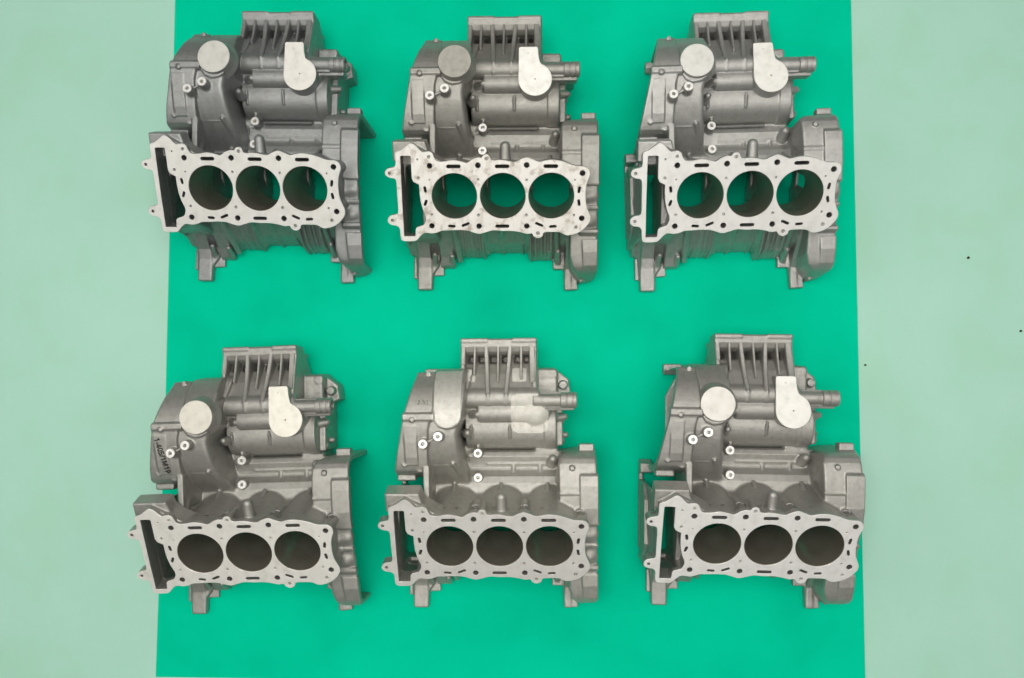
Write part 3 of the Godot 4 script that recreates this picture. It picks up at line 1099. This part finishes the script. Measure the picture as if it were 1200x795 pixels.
func make_block() -> Node3D:
	var root := Node3D.new()
	root.name = "engine_block"
	var made := build_casting()
	for id in part_names.size():
		var key := id
		if made.has(9000 + id):
			key = 9000 + id
		if made.has(key):
			part(part_names[id].get_slice("/", 0), made[key], null, root).set_meta("role", "cast")
	var gb := part_names.find("gearbox_housing")
	roles.patches = []
	for k in [1, 2, 3]:
		if made.has(1000 * k + gb):
			roles.patches.append(made[1000 * k + gb])
	roles.rest = made[gb]
	var cb := part_names.find("clutch_housing")
	roles.slab = made[4000 + cb]
	roles.clutch_rest = made[cb]
	# deck plate
	var frame := Transform3D(Basis(Vector3.RIGHT, W, N), DECK)
	var holes := []
	var depths := []
	for u in BORE_X:
		holes.append(circle(Vector2(u, 0), 40.6, 120))
		depths.append(7.0)
	holes.append(fill_steps(PackedVector2Array(v2([-179.6, -70, -177.6, -71, -163.4, -71, -161.4, -69.8, -161.3, -49, -161.3, -32, -158.2, -25.2, -148.6, -20.3, -148.7, -7.3, -147.6, 8, -144.3, 23.5, -139.4, 36.1, -139, 42, -141, 48, -144.4, 52.4, -156, 56, -158.6, 59, -160.2, 72.5, -180.4, 72.5, -180.4, 42, -180.6, 27.3, -180.5, 0.2, -180.1, -39.7])), 2.4))
	depths.append(8.0)
	for q in BOLTS:
		holes.append(circle(q, 4.9, 24))
		depths.append(-34.0)
	for q in SMALL:
		holes.append(circle(Vector2(q.x, q.y), q.z, 12))
		depths.append(-12.0 if q.x > -198 else 14.0)
	for q in SLOTS:
		holes.append(slot_loop(q))
		depths.append(30.0)
	var top := Poly.new()
	var wall := Poly.new()
	plate(smooth_loop(deck_outline(), 2.2), holes, depths, 9.5, 0.8, frame, [top, wall])
	# the underside of the plate where lugs stick out over air
	part("deck_face", top.mesh(), null, root).set_meta("role", "deck")
	part("deck_rim", wall.mesh(), null, root).set_meta("role", "cast")
	for u in BORE_X:
		var pr := [Vector2(40.7, -0.4), Vector2(40.0, -1.2)]
		for i in range(1, 13):
			pr.append(Vector2(40.0, -1.2 - i * 8.8))
		pr.append(Vector2(41.5, -107.8))
		pr.reverse()
		var fr := Transform3D(Basis(Vector3.RIGHT, N, W), at_deck(u, 0, 0))
		# turned() faces outwards; reversing the profile faces it into the bore
		part("cylinder_liner", turned(pr, fr, 72), M.liner, root.get_node("cylinder_block"))
	# tapped ring faces
	for q in [Vector3(-130.5, 199, -177.4), Vector3(-104.3, 199, -190.1), Vector3(-44.6, 92.5, -153.7), Vector3(-44.6, 92.5, -109.1)]:
		var fr := Transform3D(Basis(), q)
		part("threaded_boss", turned([Vector2(0, -13), Vector2(3.1, -12), Vector2(3.1, 0.6), Vector2(3.6, 1.2), Vector2(7.6, 1.2), Vector2(8.1, 0.7), Vector2(8.1, -2)], fr, 32), M.ring, root.get_node("clutch_housing" if q.y > 150 else "crankcase"))
	# round machined cap of the clutch housing
	part("round_boss", turned([Vector2(37.0, -24), Vector2(33.0, -16), Vector2(31.2, -10), Vector2(30.2, -5), Vector2(29.8, -2), Vector2(29.7, -0.8)], Transform3D(Basis(), Vector3(-87, 195, -238.6)), 72), null, root).set_meta("role", "cast")
	part("round_face", turned([Vector2(29.7, -0.8), Vector2(29.0, 0), Vector2(0, 0.05)], Transform3D(Basis(), Vector3(-87, 195, -238.6)), 72), null, root.get_node("round_boss")).set_meta("role", "disc")
	# keyhole-shaped machined pad
	var kt := Poly.new()
	var kw := Poly.new()
	plate(fill_steps(key_outline(0.0), 2.0), [circle(Vector2(55.5, -227.6), 1.5, 12), circle(Vector2(42.5, -277), 0.8, 8)], [-4.0, -2.0], 44.0, 0.7, Transform3D(Basis(Vector3.RIGHT, Vector3.BACK, Vector3.UP), Vector3(0, 142.4, 0)), [kt, kw])
	part("pad_base", kw.mesh(), null, root).set_meta("role", "cast")
	part("keyhole_pad", kt.mesh(), null, root.get_node("pad_base")).set_meta("role", "pad")
	# hose spigot with its collar and grooves
	var sp := Transform3D(Basis(Vector3(0, 0, 1), Vector3(1, 0, 0), Vector3(0, 1, 0)), Vector3(0, 128, -251))
	part("hose_spigot", turned([Vector2(11.2, 96), Vector2(11.2, 108), Vector2(14.0, 109.5), Vector2(14.4, 118), Vector2(13.4, 119), Vector2(13.4, 121), Vector2(14.6, 122), Vector2(14.6, 129), Vector2(13.8, 130), Vector2(13.8, 131.5), Vector2(14.4, 132.5), Vector2(14.4, 136.5), Vector2(13.0, 138), Vector2(10.2, 138), Vector2(9.6, 137), Vector2(9.6, 92), Vector2(0, 91)], sp, 40), null, root).set_meta("role", "cast")
	# cooling ribs of the breather box: x at the back, x at the front, half width, where it ends
	for f in [[-69.5, -69.5, 4.2, -318.0], [-48.0, -48.5, 2.3, -300.0], [-27.5, -22.6, 3.9, -264.0], [-5.0, -4.8, 2.2, -287.0], [17.5, 10.4, 3.9, -264.0], [37.5, 37.5, 2.3, -291.0], [57.5, 58.5, 5.2, -285.0]]:
		var st := []
		for i in 8:
			var t := i / 7.0
			var z := lerpf(-352.0, f[3], t)
			var y := 104.5 + (z + 352.0) * 0.375 - 5.0 * sin(clampf((z + 352.0) / 88.0, 0, 1) * PI)
			var low := clampf(46.0 + (z + 345.0) * 1.15, 30.0, y - 1.0)
			st.append([z, lerpf(f[0], f[1], t), y, low - 18.0, f[2]])
		st.append([f[3] + 3.0, f[1], st[7][2] - 5.0, st[7][3], f[2] * 0.8])
		part("cooling_fin", fin_mesh(st), null, root.get_node("rear_frame")).set_meta("role", "cast")
	return root

func dress(b: Node3D, i: int) -> void:
	for c in b.get_children():
		if c.has_meta("role"):
			c.material_override = M["%s_%d" % [c.get_meta("role"), i]]
		dress(c, i)

# ------------------------------------------------------------------ the scene
const CAM_H := 1.59515
const POSES := [Vector3(-0.52192, -0.36985, -1.248), Vector3(-0.07975, -0.35126, -0.4485), Vector3(0.35443, -0.34959, 0.9225), Vector3(-0.52403, 0.27603, 1.9256), Vector3(-0.08466, 0.26235, 0.4637), Vector3(0.37322, 0.25631, -0.8459)]

func _ready() -> void:
	rng.seed = 7
	# camera: looking almost straight down
	var cam := Camera3D.new()
	cam.name = "camera"
	var p := 0.06818
	var e := -0.04467
	var fw := Vector3(sin(e), -cos(p) * cos(e), -sin(p) * cos(e))
	var up := Vector3(0, 0, -1)
	up = (up - fw * up.dot(fw)).normalized()
	cam.transform = Transform3D(Basis(fw.cross(up), up, -fw), Vector3(0, CAM_H, 0))
	cam.fov = rad_to_deg(2.0 * atan(397.5 / 948.18))
	cam.near = 0.05
	cam.far = 60.0
	add_child(cam)
	cam.current = true
	# light: the even glow of a workshop hall and one broad ceiling light
	var we := WorldEnvironment.new()
	we.name = "environment"
	var env := Environment.new()
	env.background_mode = Environment.BG_COLOR
	env.background_color = Color(0.16, 0.16, 0.16)
	env.background_energy_multiplier = 1.0
	env.tonemap_mode = Environment.TONE_MAPPER_LINEAR
	env.tonemap_exposure = 1.0
	env.sdfgi_enabled = true
	env.ssao_enabled = true
	env.ssil_enabled = true
	we.environment = env
	add_child(we)
	var spots := [[Vector3(-0.1, 3.2, -0.2), Vector2(2.3, 1.7)], [Vector3(-2.3, 2.3, -0.15), Vector2(2.6, 1.0)], [Vector3(2.2, 2.3, -0.15), Vector2(2.6, 1.0)], [Vector3(-0.1, 2.4, -2.3), Vector2(3.2, 1.0)], [Vector3(-0.1, 2.4, 2.1), Vector2(3.2, 1.0)]]
	for sp in spots:
		var lamp := AreaLight3D.new()
		lamp.name = "ceiling_light"
		lamp.area_size = sp[1]
		lamp.light_color = Color(1.0, 0.985, 0.96)
		lamp.light_energy = 7.0 if sp[0].y > 3.0 else 1.6
		lamp.area_range = 12.0
		lamp.area_attenuation = 2.0
		lamp.shadow_enabled = true
		add_child(lamp, true)
		lamp.look_at_from_position(sp[0], Vector3(-0.1, 0.0, -0.2), Vector3.UP if sp[0].y < 3.0 else Vector3.BACK)

	make_materials()
	# floor
	var fl := MeshInstance3D.new()
	fl.name = "floor"
	var pm := PlaneMesh.new()
	pm.size = Vector2(14, 14)
	fl.mesh = pm
	fl.material_override = M.floor
	fl.position.y = -0.004
	tag(fl, "pale mint green painted workshop floor", "floor", "", "structure")
	add_child(fl)
	# sheet
	var sm := Poly.new()
	var so := PackedVector2Array([Vector2(-774, -1130), Vector2(610, -1130), Vector2(600.5, 0), Vector2(596.5, 545), Vector2(-50, 552), Vector2(-771.5, 553.5), Vector2(-768, 0)])
	plate(fill_steps(so, 60.0), [], [], 3.5, 0.7, Transform3D(Basis(Vector3.RIGHT, Vector3.BACK, Vector3.UP), Vector3.ZERO), [sm, sm])
	var sheet := part("green_sheet", sm.mesh(), M.sheet, self)
	tag(sheet, "bright teal green sheet on the pale floor under all six blocks", "sheet")
	# blocks
	var t0 := Time.get_ticks_msec()
	casting()
	var first := make_block()
	print("block: %d ms" % (Time.get_ticks_msec() - t0))
	var labels := [
		"dark grey three-cylinder engine block, upper left, overhanging the sheet's left edge",
		"engine block in the middle of the upper row, with tall unpolished round boss",
		"pale engine block, upper right, with polished round boss and white keyhole pad",
		"engine block, lower left, with dark lettering stamped beside its two small bosses",
		"engine block without round disc or keyhole pad, middle of the lower row",
		"engine block, lower right, reaching over the right edge of the green sheet"]
	for i in 6:
		var b: Node3D = first if i == 0 else first.duplicate()
		b.name = "engine_block" if i == 0 else "engine_block_%03d" % i
		add_child(b, true)
		b.position = Vector3(POSES[i].x, 0.0006, POSES[i].y)
		b.rotation.y = deg_to_rad(POSES[i].z)
		tag(b, labels[i], "engine block", "six engine blocks laid out in two rows")
		vary(b, i)
		dress(b, i)
	# grit on the floor
	var gl := ["tiny dark speck of grit, upper of the two near the photo's right border", "tiny dark speck of grit on the floor at the right border", "tiny dark speck of grit on the floor close beside the sheet's right edge"]
	var gpos := [Vector2(817.7, -264.8), Vector2(911.5, -121.6), Vector2(614.7, -56.3)]
	for i in 3:
		var g := bead(2.6 - 0.3 * i, i)
		var s := part("grit", g, M.grit, self)
		s.position = Vector3(gpos[i].x * MM, -0.0032, gpos[i].y * MM)
		tag(s, gl[i], "grit", "specks of grit on the floor")

func bead(r: float, seed_: int) -> ArrayMesh:
	rng.seed = 90 + seed_
	var st := SurfaceTool.new()
	var sp := SphereMesh.new()
	sp.radius = r * MM
	sp.height = r * MM * 1.2
	sp.radial_segments = 9
	sp.rings = 5
	st.create_from(sp, 0)
	var a := st.commit_to_arrays()
	var v: PackedVector3Array = a[Mesh.ARRAY_VERTEX]
	for i in v.size():
		v[i] *= 1.0 + 0.25 * sin(v[i].x * 3100 + seed_) + 0.2 * sin(v[i].z * 2300)
	a[Mesh.ARRAY_VERTEX] = v
	var m := ArrayMesh.new()
	m.add_surface_from_arrays(Mesh.PRIMITIVE_TRIANGLES, a)
	return m

func vary(b: Node3D, i: int) -> void:
	if i == 1:                                            # this one has a taller, unpolished round boss
		b.get_node("round_boss").position.y = 0.006
		b.get_node("round_boss/round_face").remove_meta("role")
		b.get_node("round_boss/round_face").material_override = M.disc_raw
	if i == 3:                                            # this one has a stamped number in dark ink
		var tm := TextMesh.new()
		var sf := SystemFont.new()
		sf.font_names = PackedStringArray(["Droid Sans"])
		tm.font = sf
		tm.text = "1-405/1M1P"
		tm.font_size = 32
		tm.pixel_size = 0.00039
		tm.depth = 0.003
		var t := part("stamped_lettering", tm, M.ink, b)
		var run := Vector3(0.19, -0.27, 0.94).normalized()
		var ac := (Vector3.RIGHT - run * run.x).normalized()
		t.transform = Transform3D(Basis(run, ac, run.cross(ac)), Vector3(-153.0, 182.6, -172.0) * MM)
	if i == 4:
		var am := TextMesh.new()
		var af := SystemFont.new()
		af.font_names = PackedStringArray(["Droid Sans"])
		am.font = af
		am.text = "AN"
		am.font_size = 32
		am.pixel_size = 0.00052
		am.depth = 0.004
		var t := part("cast_mark", am, null, b)
		t.set_meta("role", "cast")
		t.transform = Transform3D(Basis(Vector3.RIGHT, -1.17), Vector3(-133, 187.0, -246) * MM)
		b.get_node("gearbox_housing").mesh = roles.rest
		for pm in roles.patches:
			part("bare_patch", pm, M.patch, b)
		b.get_node("clutch_housing").mesh = roles.clutch_rest
		part("cover_panel", roles.slab, M.panel, b)
	if i == 4:                                            # this one has neither disc nor pad
		for n in ["round_boss", "pad_base"]:
			var c := b.get_node(n)
			b.remove_child(c)
			c.free()
